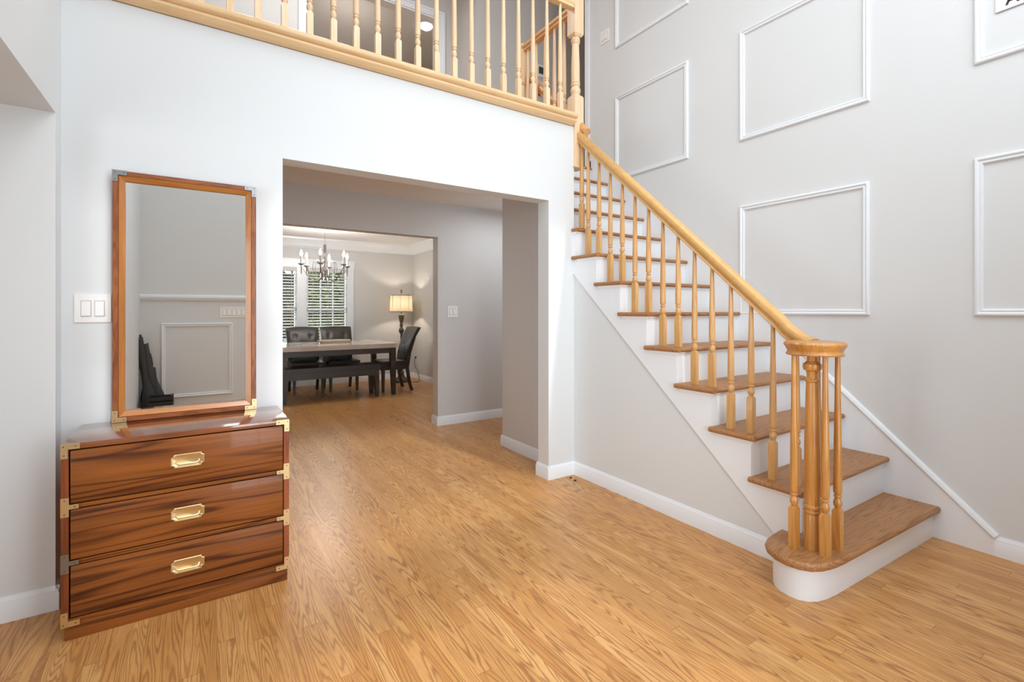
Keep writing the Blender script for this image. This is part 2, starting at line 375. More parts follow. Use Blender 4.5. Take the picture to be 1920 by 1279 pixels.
# panel mouldings: mitred rectangles on a wall
MP = [(0, 0), (0, .010), (.005, .016), (.012, .018), (.018, .013), (.022, .009), (.026, .013), (.031, .013), (.036, .007), (.036, 0)]
def panel(u0, u1, z0, z1, plane, sgn, axis='X'):
    rings = []
    for d, h in MP:
        t = plane+sgn*h; c = [(u0+d, z0+d), (u1-d, z0+d), (u1-d, z1-d), (u0+d, z1-d)]
        rings.append([(t, u, z) if axis == 'X' else (u, t, z) for u, z in c])
    rings.append(rings[0])
    return trim(MB().loft(rings, cap=False, smooth=False))
for (y0, y1), zs in (((2.544, 3.375), ((2.525, 3.339), (3.816, 4.64))), ((1.253, 2.087), ((1.225, 2.04), (2.528, 3.352), (3.82, 4.64))), ((-.05, .783), ((1.225, 2.05), (2.541, 3.352), (3.82, 4.64)))):
    for z0, z1 in zs: panel(y0, y1, z0, z1, XR, -1)
panel(-.335, .305, .39, 1.17, -.55, 1, 'Y')
# chair rail on the rear wall
trim(MB().prism([(-.55, 1.41), (-.535, 1.41), (-.53, 1.425), (-.52, 1.435), (-.52, 1.455), (-.53, 1.465), (-.55, 1.47)], 'X', XL, .7))
# end trim of the right wall at the landing
trim(MB().box(XR-.012, XR+.13, 3.80, 3.815, F2, CEIL2).box(XR-.012, XR, 3.755, 3.80, F2, CEIL2))
# crown moulding in the dining room
CR = [(0, .16), (.012, .16), (.018, .145), (.03, .14), (.045, .11), (.06, .07), (.085, .05), (.095, .035), (.11, .03), (.115, .0), (0, 0)]
struct('trim_crown_far', MB().prism([(YD-p, DC-q) for p, q in CR], 'X', -1, XD), 'trim')
struct('trim_crown_right', MB().prism([(XD-p, DC-q) for p, q in CR], 'Y', YH+.13, YD), 'trim')
# casing round the upper doorway
cs = MB(); cw = .085
for x0, x1 in ((DX0-cw, DX0), (DX1, DX1+cw)):
    cs.box(x0, x1, YFAR-.016, YFAR, F2, DZ+cw); cs.box(x0+(.0 if x0 < 2 else .06), x1-(.06 if x0 < 2 else 0), YFAR-.026, YFAR-.016, F2, DZ+cw)
cs.box(DX0, DX1, YFAR-.0155, YFAR, DZ, DZ+cw); cs.box(DX0-.06, DX1+.06, YFAR-.0255, YFAR-.0155, DZ+.06, DZ+cw-.001)
cs.box(DX0-.0, DX0+.015, YFAR, YFAR+.12, F2, DZ); cs.box(DX1-.015, DX1, YFAR, YFAR+.12, F2, DZ); cs.box(DX0, DX1, YFAR, YFAR+.12, DZ-.015, DZ)
d1 = struct('door_1', cs, 'trim')
for z in (F2+.3, 4.52): MB().box(DX1-.03, DX1-.012, YFAR+.005, YFAR+.012, z, z+.10).box(DX1-.055, DX1-.03, YFAR+.006, YFAR+.011, z, z+.10).build('hinge', 'brass', d1)

# ------------------------------------------------------------------ staircase
st = thing('staircase', 'oak staircase with white risers climbing along the right wall', 'staircase', (0, 0, 0))
def roundnose(y0, y1, z0, z1):   # tread section in (y, z)
    r = (z1-z0)/2; cz = (z0+z1)/2
    arc = [(y0+r-r*math.cos(a), cz+r*math.sin(a)) for a in [math.radians(t) for t in (90, 60, 30, 0, -30, -60, -90)]]
    return [(y1, z1)]+arc+[(y1, z0)]
TT = .028
arcpts = [(3.402, .916), (2.60, .945), (2.436, .951), (2.345, .954), (2.275, .962), (2.215, .977), (2.170, 1.004), (2.140, 1.045), (2.130, 1.095), (2.140, 1.150), (2.168, 1.198), (2.205, 1.228), (2.26, 1.247), (2.33, 1.255), (2.405, 1.256), (2.405, 1.179), (3.402, 1.179)]
def inset(poly, d):
    out = []
    n = len(poly)
    for i, p in enumerate(poly):
        a, c = poly[i-1], poly[(i+1) % n]
        e1 = Vector((p[0]-a[0], p[1]-a[1])).normalized(); e2 = Vector((c[0]-p[0], c[1]-p[1])).normalized()
        nn = (Vector((e1.y, -e1.x))+Vector((e2.y, -e2.x))); nn = nn.normalized() if nn.length > 1e-4 else Vector((0, 0))
        out.append((p[0]+nn.x*d, p[1]+nn.y*d) if 0 < i < n-2 and p[0] < 3.39 else (p[0], p[1]+(d if i == 0 else 0)))
    return out
# outline runs clockwise in plan: inward normal is to the right of travel (negative d flips)
def ins(d): 
    q = inset(arcpts, d); ok = q[8][0] > arcpts[8][0]
    return q if ok else inset(arcpts, -d)
rings = []
for z, d in ((Z1-TT-.006, .009), (Z1-TT, .003), (Z1-TT/2, 0), (Z1-.005, .003), (Z1, .009)):
    rings.append([(x, y, z) for x, y in (ins(d) if d else arcpts)])
tr1 = MB().loft(rings, smooth=False).build('tread', 'tread', st)
rp = ins(.034); rp = [(x, y) for x, y in rp]
MB().loft([[(x, y, 0) for x, y in rp], [(x, y, Z1-TT-.004) for x, y in rp]], smooth=False).build('bullnose_base', 'trim', st)
for k in range(2, 14):
    yb = yn(k)+RUN+.03; x0 = XS-.03 if yn(k) < YB-.02 else XS
    if k == 13: yb = yn(k)+.06
    t = MB()
    if x0 < XS:
        # front rounded nose + returned rounded left end
        t.prism(roundnose(yn(k), yb, zt(k)-TT, zt(k)), 'X', XS+.0, XR-.012)
        ye = min(yb+.005, 99) if k < 9 else yb
        if k == 8 or yb > YB: ye = YB-.001
        r = TT/2; cz = zt(k)-r
        sec = [(XS, zt(k))]+[(x0+r-r*math.cos(math.radians(a)), cz+r*math.sin(math.radians(a))) for a in (90, 60, 30, 0, -30, -60, -90)]+[(XS, zt(k)-TT)]
        t.prism(sec, 'Y', yn(k)+.004, ye)
    else:
        t.prism(roundnose(yn(k), yb, zt(k)-TT, zt(k)), 'X', x0, XR-.012)
    t.build('tread', 'tread', st)
    z0 = zt(k-1); yr = yn(k)+.03
    MB().box(XS+.001 if x0 < XS else XS, XR-.012, yr, yr+.018, z0, zt(k)-TT).build('riser', 'trim', st)
    c = MB().prism([(yr, zt(k)-TT), (yr-.014, zt(k)-TT), (yr-.014, zt(k)-TT-.006), (yr-.004, zt(k)-TT-.016), (yr-.004, zt(k)-TT-.02), (yr, zt(k)-TT-.02)], 'X', XS-.012 if x0 < XS else XS, XR-.012)
    if x0 < XS: c.prism([(XS-.008, zt(k)-TT), (XS-.02, zt(k)-TT), (XS-.012, zt(k)-TT-.018), (XS-.008, zt(k)-TT-.02)], 'Y', yr-.012, min(yb-.03, YB))
    c.build('cove_molding', 'trim', st)
# open stringer (saw-tooth top, straight raking bottom edge)
poly = [(1.215, .07)]
zb = lambda y: .145+.911*(y-1.297)
poly = [(1.181, max(.03, zb(1.181)))]
poly.append((1.181, Z1-.002+.0))
for k in range(2, 9):
    yr = yn(k)+.03; poly += [(yr, zt(k-1) if k > 2 else Z1), (yr, zt(k)-TT)]
poly += [(YB, zt(8)-TT), (YB, zb(YB))]
poly = [poly[0]]+poly[2:]
MB().prism(poly, 'X', XS-.008, XS+.001).build('stringer', 'trim', st)
MB().box(XS-.008, XS+.001, yn(9)+.03, YB, zt(8), zt(9)-TT).build('stringer', 'trim', st)
# wall skirt with cap on the right wall
def sk(y): return .115+.935*(y-.70)
MB().prism([(.705, 0), (3.76, 0), (3.76, sk(3.70)), (3.70, sk(3.70)), (.705, .115)], 'X', XR-.014, XR-.001).build('wall_skirt', 'trim', st)
MB().tube([(XR, .70, .10), (XR, 3.70, sk(3.70)-.012)], 0, sect=[(0, -.014), (-.0, .014), (-.006, .014), (-.014, .006), (-.02, .004), (-.024, -.008), (-.02, -.014)]).build('skirt_cap', 'trim', st)

# ------------------------------------------------------------------ turned parts
def baluster_mb(zbase, ztop, blk=.195, s=.0165, top=.0095):
    b = MB(); z = zbase
    b.sqloft([(z, s), (z+blk-.012, s), (z+blk, s*.66)])
    z = z+blk-.002
    H = ztop-z
    b.lathe([(z, .010), (z+.006, .0105), (z+.014, .0165), (z+.026, .0178), (z+.038, .0155), (z+.046, .0115), (z+.050, .0115), (z+.053, .0165), (z+.058, .0168), (z+.062, .0118), (z+.066, .0118), (z+.070, .0165), (z+.078, .0175),
             (z+.12, .0175), (z+.12+.3*(H-.12), .0158), (z+.12+.65*(H-.12), .0125), (ztop, top)], n=14)
    return b
RS = [(-.031, -.006), (-.0325, .004), (-.031, .014), (-.024, .025), (-.012, .031), (0, .0325), (.012, .031), (.024, .025), (.031, .014), (.0325, .004), (.031, -.006), (.024, -.013), (.0215, -.020), (.0215, -.026), (.025, -.030), (.025, -.036), (-.025, -.036), (-.025, -.030), (-.0215, -.026), (-.0215, -.020), (-.024, -.013)]
def zrail(y): return 1.713+.92*(y-1.849)
bal = thing('stair_balustrade', 'raking oak balustrade with curved volute end on the lower stair flight', 'balustrade', (0, 0, 0))
XBAL = 2.46
# handrail: raking part, easing, volute
pts = [(XBAL, 2.82, zrail(2.82)), (XBAL, 2.2, zrail(2.2)), (XBAL, 1.50, zrail(1.50)), (XBAL, 1.36, zrail(1.36)), (XBAL, 1.30, zrail(1.30)+.004), (XBAL-.004, 1.245, 1.155), (XBAL-.012, 1.19, 1.118), (XBAL-.024, 1.145, 1.098), (XBAL-.04, 1.11, 1.090)]
MB().tube(pts, 0, sect=[(a, b_+.0) for a, b_ in RS]).build('handrail', 'oakY', bal)
VC = (2.352, 1.078)
vol = MB().lathe([(1.050, .09), (1.050, .112), (1.056, .117), (1.062, .112), (1.070, .110), (1.085, .117), (1.094, .124), (1.102, .125), (1.110, .119), (1.113, .105), (1.1135, .09), (1.111, .06), (1.1135, .03)], *VC, n=40)
vol.build('volute_cap', 'newel', bal)
for k in range(2, 9):
    ys = (yn(k)+.062, yn(k)+.062+.116)
    for j, y in enumerate(ys):
        if k == 2 and j == 0: pass
        baluster_mb(zt(k), zrail(y)-.030, .195 if j == 0 else .198).build('baluster', 'oak', bal).location = (XBAL, y, 0)
baluster_mb(zt(9), zrail(2.792)-.030, .198).build('baluster', 'oak', bal).location = (XBAL, 2.792, 0)
NB = thing('starting_newel', 'turned oak newel post standing on the bottom bullnose step', 'newel post', (2.33, 1.078, Z1))
MB().lathe([(0, .035), (.15, .0345), (.158, .031), (.163, .036), (.171, .036), (.175, .031), (.181, .031), (.185, .036), (.193, .036), (.199, .0315), (.30, .0335), (.45, .0325), (.60, .029), (.74, .0255), (.752, .025), (.757, .032), (.764, .033), (.770, .026), (.776, .0225), (.79, .0225), (.803, .025), (.808, .035), (.822, .039), (.834, .037), (.842, .028), (.848, .022), (.876, .022)], n=28).build('post', 'newel', NB)
for (x, y) in ((2.270, 1.128), (2.302, 1.012), (2.405, 1.006), (2.44, 1.105)):
    baluster_mb(Z1, 1.052, .188, .0175, .0105).build('baluster', 'newel', bal).location = (x, y, 0)

# ------------------------------------------------------------------ balcony railing
br = thing('balcony_railing', 'pale oak balcony railing running across the upper floor edge', 'railing', (0, 0, 0))
YR = 2.80
sec = [(YB+.03, F2+.014), (YR-.028, F2+.014), (YR-.038, F2+.009), (YR-.044, F2+.001), (YR-.046, F2-.008), (YR-.043, F2-.017), (YR-.036, F2-.024), (YR-.026, F2-.028), (YR-.018, F2-.029), (YR-.018, F2-.034), (YR-.025, F2-.037), (YR-.025, F2-.044), (YR-.018, F2-.054), (YR-.004, F2-.061), (YR+.006, F2-.067), (YB-.001, F2-.068), (YB-.001, F2-.03), (YB+.03, F2-.03)]
MB().prism(sec, 'X', XL+.01, 2.395).build('base_rail', 'paleX', br)
MB().tube([(XL+.01, YR+.03, 3.605), (2.40, YR+.03, 3.605)], 0, sect=RS).build('handrail', 'paleX', br)
zb0 = F2+.013
for i in range(22):
    x = 2.279-.1264*i
    if x < XL+.05: break
    baluster_mb(zb0, 3.578, .155, .0165, .0095).build('baluster', 'pale', br).location = (x, YR+.03, 0)
nx, ny = 2.452, 2.857
nw = thing('tall_newel_post', 'tall pale oak newel post at the top corner of the stairs', 'newel post', (nx, ny, 0))
MB().sqloft([(2.365, .040), (2.372, .045), (2.905, .045), (2.92, .036)]).build('lower_block', 'pale', nw)
MB().lathe([(2.915, .030), (2.922, .036), (2.930, .036), (2.934, .031), (2.945, .037), (2.962, .040), (2.978, .037), (2.992, .029), (2.998, .030), (3.002, .036), (3.012, .036), (3.016, .031), (3.020, .031), (3.024, .036), (3.032, .036), (3.038, .032), (3.06, .0335), (3.15, .033), (3.27, .029), (3.325, .027), (3.33, .033), (3.338, .035), (3.344, .030), (3.348, .034), (3.358, .036), (3.366, .030), (3.385, .030)], n=28).build('turned_shaft', 'pale', nw)
MB().sqloft([(3.378, .034), (3.395, .045), (3.69, .045), (3.70, .036)]).build('upper_block', 'pale', nw)
MB().sphere((0, 0, 3.74), .045).build('ball_finial', 'pale', nw)
MB().sqloft([(2.355, .050), (2.358, .052), (2.366, .052), (2.370, .046)]).build('foot_cap', 'pale', nw)
# railing along the stairwell
sr = thing('stairwell_railing', 'oak railing guarding the upper stairwell, running back from the tall newel', 'railing', (0, 0, 0))
XW = 2.44
MB().tube([(XW, ny+.045, 3.605), (XW, 3.52, 3.605)], 0, sect=RS).build('handrail', 'paleY', sr)
MB().box(XW-.045, XW+.03, ny+.045, 3.80, F2-.0, F2+.014).build('base_rail', 'paleY', sr)
for i in range(5):
    baluster_mb(zb0, 3.578, .155).build('baluster', 'pale', sr).location = (XW, 2.98+.1264*i, 0)
fn = thing('far_newel_post', 'shorter oak newel post at the far end of the stairwell railing', 'newel post', (XW, 3.565, 0))
MB().sqloft([(F2+.013, .045), (2.90, .045), (2.915, .034)]).build('lower_block', 'pale', fn)
MB().lathe([(2.91, .03), (2.93, .036), (2.96, .04), (2.99, .03), (3.02, .034), (3.2, .03), (3.25, .034), (3.27, .03), (3.285, .03)], n=20).build('turned_shaft', 'pale', fn)
MB().sqloft([(3.28, .034), (3.295, .045), (3.585, .045), (3.60, .032)]).build('upper_block', 'pale', fn)
MB().lathe([(3.60, .018), (3.61, .035), (3.625, .042), (3.64, .04), (3.655, .024), (3.66, .008)], n=18).build('cap', 'pale', fn)
# rail fixed to the left side of the upper flight
wr = MB().tube([(2.485, 3.56, 3.383), (2.485, 2.76, 2.617)], 0, sect=[(a*.95, b_) for a, b_ in RS]).build('stair_handrail', 'paleY')
tag(wr, 'short raking oak handrail descending behind the tall newel post', 'handrail')

# ------------------------------------------------------------------ campaign dresser
YF = 2.42
dr = thing('campaign_dresser', 'rosewood three drawer campaign dresser with brass corner fittings against the back wall', 'dresser', (-.046, 2.61, 0))
D = Vector((-.046, 2.61, 0))
def dl(mb, name, mat, parent=None, **k):      # built in world numbers, stored local to the dresser
    bmesh.ops.translate(mb.bm, verts=mb.bm.verts, vec=-D)
    return mb.build(name, mat, parent or dr, **k)
X0, X1, DT, DYB = -.435, .346, .750, 2.806
dl(MB().box(X0, X1, YF, DYB, DT-.022, DT), 'top', 'rosetop', bevel=.002)
dl(MB().box(X0, X0+.022, YF, DYB, .062, DT-.022), 'side_panel', 'roseZ'); dl(MB().box(X1-.022, X1, YF, DYB, .062, DT-.022), 'side_panel', 'roseZ')
for za, zb_ in ((.062, .088), (.292, .307), (.505, .520)): dl(MB().box(X0+.022, X1-.022, YF+.002, YF+.03, za, zb_), 'rail', 'rosewood')
dl(MB().box(X0+.02, X1-.02, YF+.03, DYB-.01, .07, DT-.022), 'carcass', 'gap')
dl(MB().box(X0+.006, X1-.004, YF+.02, DYB-.02, 0, .062), 'plinth', 'rosewood', bevel=.002)
def notch(w, h, r):
    pts = []
    for sx, sy in ((-1, -1), (1, -1), (1, 1), (-1, 1)):
        c = (sx*w/2, sy*h/2)
        arc = [(c[0]-sx*r*math.cos(a), c[1]-sy*r*math.sin(a)) for a in [i*PI/2/4 for i in range(5)]]
        st0 = [(c[0]-sx*(r+.004), c[1]), ] 
        st1 = [(c[0], c[1]-sy*(r+.004)), ]
        seq = st0+arc+st1
        if sx*sy < 0: seq = list(reversed(seq))
        # order must follow the outline
        pts += list(reversed(seq)) if (sx, sy) in ((-1, -1), (1, 1)) else list(reversed(seq))
    return pts
for i, (z0, z1) in enumerate(((.312, .500), (.524, .723), (.094, .287))):
    w_ = dl(MB().box(X0+.0265, X1-.0255, YF+.001, YF+.03, z0, z1), 'drawer', 'rosewood', bevel=.0015)
    zc = {0: .406, 1: .627, 2: .190}[i]; cx = -.041
    pl_ = notch(.116, .056, .011)
    h = MB().loft([[(cx+u, YF+.001, zc+v) for u, v in pl_], [(cx+u, YF-.0015, zc+v) for u, v in pl_], [(cx+u*.975, YF-.0025, zc+v*.95) for u, v in pl_], [(cx+u*.90, YF-.0025, zc+v*.82) for u, v in pl_], [(cx+u*.82, YF-.0002, zc+v*.68) for u, v in pl_]], smooth=False)
    hp = dl(h, 'handle_plate', 'brass'); hp.parent = w_
    bt = MB().tube([(cx-.040, YF-.001, zc-.003), (cx-.038, YF-.007, zc-.008), (cx-.030, YF-.009, zc-.011), (cx+.030, YF-.009, zc-.011), (cx+.038, YF-.007, zc-.008), (cx+.040, YF-.001, zc-.003)], .0035, 8, up=(0, 1, 0))
    bb = dl(bt, 'bail', 'brass'); bb.parent = w_
def lbr(x, z, sx, sz, y, w=.055, h=.055, t=.021):
    b = MB().box(min(x, x+sx*w), max(x, x+sx*w), y-.0025, y+.002, min(z, z+sz*t), max(z, z+sz*t))
    b.box(min(x, x+sx*t), max(x, x+sx*t), y-.0024, y+.002, min(z+sz*t, z+sz*h), max(z+sz*t, z+sz*h))
    for a, c in ((.3*t+.004, .5*t), (w-.012, .5*t), (.5*t, h-.012)):
        b.lathe([(0, .002), (0, .002)], n=4) if False else None
    return b
def screws(x, z, sx, sz, y, pos):
    out = []
    for a, c in pos:
        cx_, cz_ = x+sx*a, z+sz*c; s_ = MB(); out.append(s_)
        s_.loft([[(cx_+.0024*math.cos(t), y-yy, cz_+.0024*math.sin(t)) for t in [i*PI/4 for i in range(8)]] for yy in (.0015, .0034)], smooth=False)
    return out
for (x, z, sx, sz) in ((X0-.001, DT+.0005, 1, -1), (X1+.001, DT+.0005, -1, -1), (X0-.001, .062, 1, 1), (X1+.001, .062, -1, 1)):
    o = dl(lbr(x, z, sx, sz, YF), 'corner_bracket', 'brass')
    for q in screws(x, z, sx, sz, YF, ((.008, .010), (.043, .010), (.010, .043))): dl(q, 'screw', 'screw').parent = o
for (x, sx, z) in ((X0-.001, 1, .512), (X1+.001, -1, .512), (X0-.001, 1, .300), (X1+.001, -1, .300)):
    b = MB().box(min(x, x+sx*.024), max(x, x+sx*.024), YF-.0025, YF+.002, z-.036, z+.036).box(min(x+sx*.024, x+sx*.052), max(x+sx*.024, x+sx*.052), YF-.0024, YF+.002, z-.0085, z+.0085)
    grey = (sx == 1 and z < .4)
    o = dl(b, 'tee_bracket', 'nickel' if grey else 'brass')
    if grey: o['label'] = 'dull grey metal tee bracket'
    for q in screws(x, z, sx, 1, YF, ((.011, .026), (.011, -.026), (.040, 0))): dl(q, 'screw', 'screw').parent = o

# ------------------------------------------------------------------ mirror on the dresser
mr = thing('framed_mirror', 'tall rectangular mirror in a wooden frame leaning on the wall above the dresser', 'mirror', (-.043, 2.79, DT))
mr.rotation_euler = (math.radians(-.4), 0, 0)
MW, MH = .571, 1.135; hw = MW/2
def frame_side(i, prof, mat, name='frame_molding'):
    cor = [(-hw, 0), (hw, 0), (hw, MH), (-hw, MH)]
    inn = [(1, 1), (-1, 1), (-1, -1), (1, -1)]
    a, c = cor[i], cor[(i+1) % 4]; ia, ic = inn[i], inn[(i+1) % 4]
    r0 = [(a[0]+ia[0]*d, -h, a[1]+ia[1]*d) for d, h in prof]; r1 = [(c[0]+ic[0]*d, -h, c[1]+ic[1]*d) for d, h in prof]
    return MB().loft([r0, r1], smooth=False).build(name, mat, mr)
for i in range(4):
    frame_side(i, [(0, -.012), (0, .018), (.002, .020), (.020, .020), (.021, .018), (.021, -.012)], 'mfoutX' if i in (0, 2) else 'mfout', 'outer_frame')
    frame_side(i, [(.021, -.012), (.021, .017), (.024, .020), (.044, .010), (.046, .006), (.046, -.012)], 'mfX' if i in (0, 2) else 'mfZ', 'inner_frame')
MB().box(-hw+.046, hw-.046, -.002, .004, .046, MH-.046).build('mirror_glass', 'mirror', mr)
for (x, z, sx, sz, mt) in ((-hw-.001, 0, 1, 1, 'brass'), (hw+.001, 0, -1, 1, 'brass'), (-hw-.001, MH+.001, 1, -1, 'nickel'), (hw+.001, MH+.001, -1, -1, 'nickel')):
    o = lbr(x, z, sx, sz, -.021, .052, .052, .021).build('corner_bracket', mt, mr)
    if mt == 'nickel': o['label'] = 'grey metal corner bracket'
    for q in screws(x, z, sx, sz, -.021, ((.010, .010), (.042, .010), (.010, .042))): q.build('screw', 'screw', o)

# ------------------------------------------------------------------ switches, outlets and small wall things
def rocker(w, h, n, dark=None):
    return n
def switch_plate(label, loc, rz, w, h, gangs, grp=None, cat='light switch', name='light_switch'):
    t = thing(name, label, cat, loc, rz)
    MB().box(-w/2, w/2, -.006, 0, -h/2, h/2).build('cover_plate', 'plastic', t, bevel=.002)
    for i in range(gangs):
        cx = (i-(gangs-1)/2)*.046
        MB().box(cx-.0175, cx+.0175, -.0068, -.005, -.035, .035).build('rocker_surround', 'slot', t)
        MB().prism([(-.006, -.033), (-.0115, -.033), (-.0075, .033), (-.006, .033)], 'X', cx-.0158, cx+.0158).build('rocker', 'plastic', t)
    return t
switch_plate('white double rocker light switch left of the framed mirror', (-.4005, YB, 1.262), 0, .127, .124, 2)
switch_plate('white double light switch on the hall wall beside the dining opening', (2.349, YH, 1.245), 0, .125, .125, 2)
switch_plate('white double light switch high on the right wall near the landing', (XR, 3.53, 4.01), -PI/2, .12, .125, 2)
switch_plate('wide white plate of five light switches on the rear wall, seen in the mirror', (.32, -.55, 1.285), PI, .27, .115, 5)
vt = thing('floor_register', 'small pale floor vent register below the dining room windows', 'vent', (1.52, 8.45, 0))
MB().box(-.13, .13, -.03, .03, 0, .006).build('grille', 'stone', vt)
th = thing('thermostat', 'small white thermostat with dark display on the far upper hall wall', 'thermostat', (3.615, 4.88, 4.272))
MB().box(-.075, .075, -.02, 0, -.07, .085).build('housing', 'plastic', th, bevel=.004)
MB().box(-.045, .045, -.022, -.019, -.03, .055).build('display', 'screen', th)
cn = thing('door_chime', 'small white chime box with dark lower opening under the thermostat', 'door chime', (3.63, 4.88, 4.09))
MB().box(-.08, .08, -.03, 0, 0, .05).build('housing', 'plastic', cn, bevel=.004)
MB().box(-.07, .07, -.025, 0, -.12, 0).build('opening', 'ink', cn)
# printed plate inside the upper right wall panel (only the feet of its letters are in the frame)
sg = thing('printed_plate', 'white framed plate with black lettering in the upper right wall panel', 'sign', (XR, .703, 2.775), -PI/2)
MB().box(0, .30, -.006, 0, 0, .22).build('plate', 'plastic', sg, bevel=.001)
MB().box(.003, .297, -.0065, -.0055, -.004, 0).build('rim', 'slot', sg)
def stroke(p, q, t): 
    (a, b_), (c, d_) = p, q
    return MB().prism([(a, b_), (a+t, b_), (c+t, d_), (c, d_)], 'Y', -.0075, -.0055)
stroke((.036, .018), (.052, .066), .010).build('lettering', 'ink', sg)
stroke((.078, .018), (.062, .066), .010).build('lettering', 'ink', sg)
stroke((.045, .034), (.069, .034), .0).build('lettering', 'ink', sg) if False else None
MB().box(.047, .072, -.0075, -.0055, .032, .039).build('lettering', 'ink', sg)
MB().box(.092, .101, -.0075, -.0055, .018, .066).build('lettering', 'ink', sg)
MB().box(.101, .122, -.0075, -.0055, .018, .026).build('lettering', 'ink', sg)
# dark scraps by the pier
for (x, y, l) in ((2.327, 2.765, 'small black felt scrap on the floor, nearer the pier'), (2.317, 2.705, 'small black felt scrap on the floor, farther from the pier')):
    o = MB().sphere((0, 0, .004), .011, 8, .35).build('felt_scrap', 'ink'); o.location = (x, y, 0); o.scale = (1.3, .8, 1); tag(o, l, 'scrap', 'felt scraps by the pier')

# ------------------------------------------------------------------ things seen in the mirror, in the rear left corner
um = thing('folded_umbrella_bundle', 'crumpled black fabric bundle leaning in the corner, seen in the mirror', 'umbrella', (-.40, -.44, 0))
b = MB()
for j, (x0, x1, zt_) in enumerate(((-.02, -.095, 1.03), (.05, -.055, .97), (.12, -.02, .72), (.00, -.06, .86))):
    rings = []
    for i in range(15):
        t = i/14; z = .26+(zt_-.26)*t; cx = x0+(x1-x0)*t+.012*math.sin(5*t+j); r = .058*(1-.55*t)*(1+.18*math.sin(9*t+j*2))
        rings.append([(cx+r*(1+.28*math.sin(3*a+6*t+j))*math.cos(a), -.03*j*.5+r*.8*math.sin(a), z+.01*math.sin(2*a+i)) for a in [2*PI*k/16 for k in range(16)]])
    b.loft(rings)
b.build('fabric', 'black', um)
MB().tube([(-.0, 0, .0), (-.08, -.02, .30)], .012, 8).tube([(.02, 0, .28), (-.10, -.03, 1.06)], .010, 8).build('pole', 'blackwood', um)
cr = thing('slatted_crate', 'low black slatted crate in the corner, seen at the mirror bottom', 'crate', (-.33, -.30, 0))
for z in (.34, .39, .44): MB().box(-.10, .11, -.09, -.08, z-.02, z+.012).box(-.10, .11, .08, .09, z-.02, z+.012).build('slat', 'blackwood', cr)
MB().box(-.10, .11, -.08, .08, .0, .33).box(-.1, -.08, -.08, .08, .33, .46).box(.09, .11, -.08, .08, .33, .46).build('box', 'blackwood', cr)

# ------------------------------------------------------------------ windows of the dining room
for wi, (x0, x1) in enumerate(WX):
    b = MB(); y = YD+.03; zm = (WZ0+WZ1)/2-.02
    b.box(x0, x0+.03, y, y+.06, WZ0, WZ1).box(x1-.03, x1, y, y+.06, WZ0, WZ1).box(x0, x1, y, y+.06, WZ1-.03, WZ1).box(x0, x1, y, y+.06, WZ0, WZ0+.035).box(x0, x1, y, y+.05, zm-.02, zm+.02)
    for f in (1/3, 2/3):
        xm = x0+.03+(x1-x0-.06)*f; b.box(xm-.009, xm+.009, y+.02, y+.04, WZ0, WZ1)
    for z in ((zm+WZ1)/2, (zm+WZ0)/2): b.box(x0, x1, y+.02, y+.04, z-.009, z+.009)
    wnd = struct('window_%d' % (wi+1), b, 'trim')
    MB().box(x0+.03, x1-.03, y+.028, y+.031, WZ0+.03, WZ1-.03).build('pane', 'glass', wnd)
    bl = thing('window_blind', ('white slat blind on the right dining window behind the far chairs' if wi == 0 else 'white slat blind on the left dining window, partly cut by the wall edge'), 'blind', ((x0+x1)/2, YD-.01, WZ0), 0, 'blinds on the dining room windows')
    hw_ = (x1-x0)/2-.006; s_ = MB(); nn = 26
    for i in range(nn):
        z = .03+i*(WZ1-WZ0-.1)/nn; a = math.radians(24)
        s_.box(-hw_, hw_, -.022, .022, -.0012, .0012, Matrix.Translation((0, .005, z)) @ Matrix.Rotation(a, 4, 'X'))
    s_.build('slats', 'blind', bl)
    MB().box(-hw_, hw_, -.03, .03, WZ1-WZ0-.06, WZ1-WZ0).build('headrail', 'blind', bl)
    for f in (-.75, 0, .75): MB().box(hw_*f-.003, hw_*f+.003, -.024, -.022, 0, WZ1-WZ0-.05).build('ladder_tape', 'blind', bl)
cs = MB()
for x0, x1 in ((.59, .68), (1.35, 1.50), (2.17, 2.27)): cs.box(x0, x1, YD-.02, YD, WZ0-.02, WZ1+.02); 
cs.box(.58, 2.28, YD-.022, YD, WZ1, WZ1+.11); cs.box(.57, 2.29, YD-.03, YD, WZ1+.11, WZ1+.14); cs.box(.57, 2.29, YD-.05, YD, WZ0-.03, WZ0); cs.box(.60, 2.26, YD-.018, YD, WZ0-.11, WZ0-.03)
cs.box(2.245, 2.27, YD-.028, YD, WZ0-.02, WZ1+.11)
struct('trim_window', cs, 'trim')
# tall window over the front door and sidelight, behind the camera
def rear_window(n, x0, x1, z0, z1, nx_, nz_):
    b = MB(); y0, y1 = -.64, -.59
    b.box(x0, x0+.05, y0, y1, z0, z1).box(x1-.05, x1, y0, y1, z0, z1).box(x0, x1, y0, y1, z0, z0+.05).box(x0, x1, y0, y1, z1-.05, z1)
    for i in range(1, nx_): xm = x0+(x1-x0)*i/nx_; b.box(xm-.012, xm+.012, y0, y1, z0, z1)
    for i in range(1, nz_): zm = z0+(z1-z0)*i/nz_; b.box(x0, x1, y0, y1, zm-.012, zm+.012)
    wd = struct('window_%d' % n, b, 'trim')
rear_window(3, .25, 3.25, 2.6, 4.9, 4, 3)
rear_window(4, .7, 2.0, .2, 2.2, 2, 3)

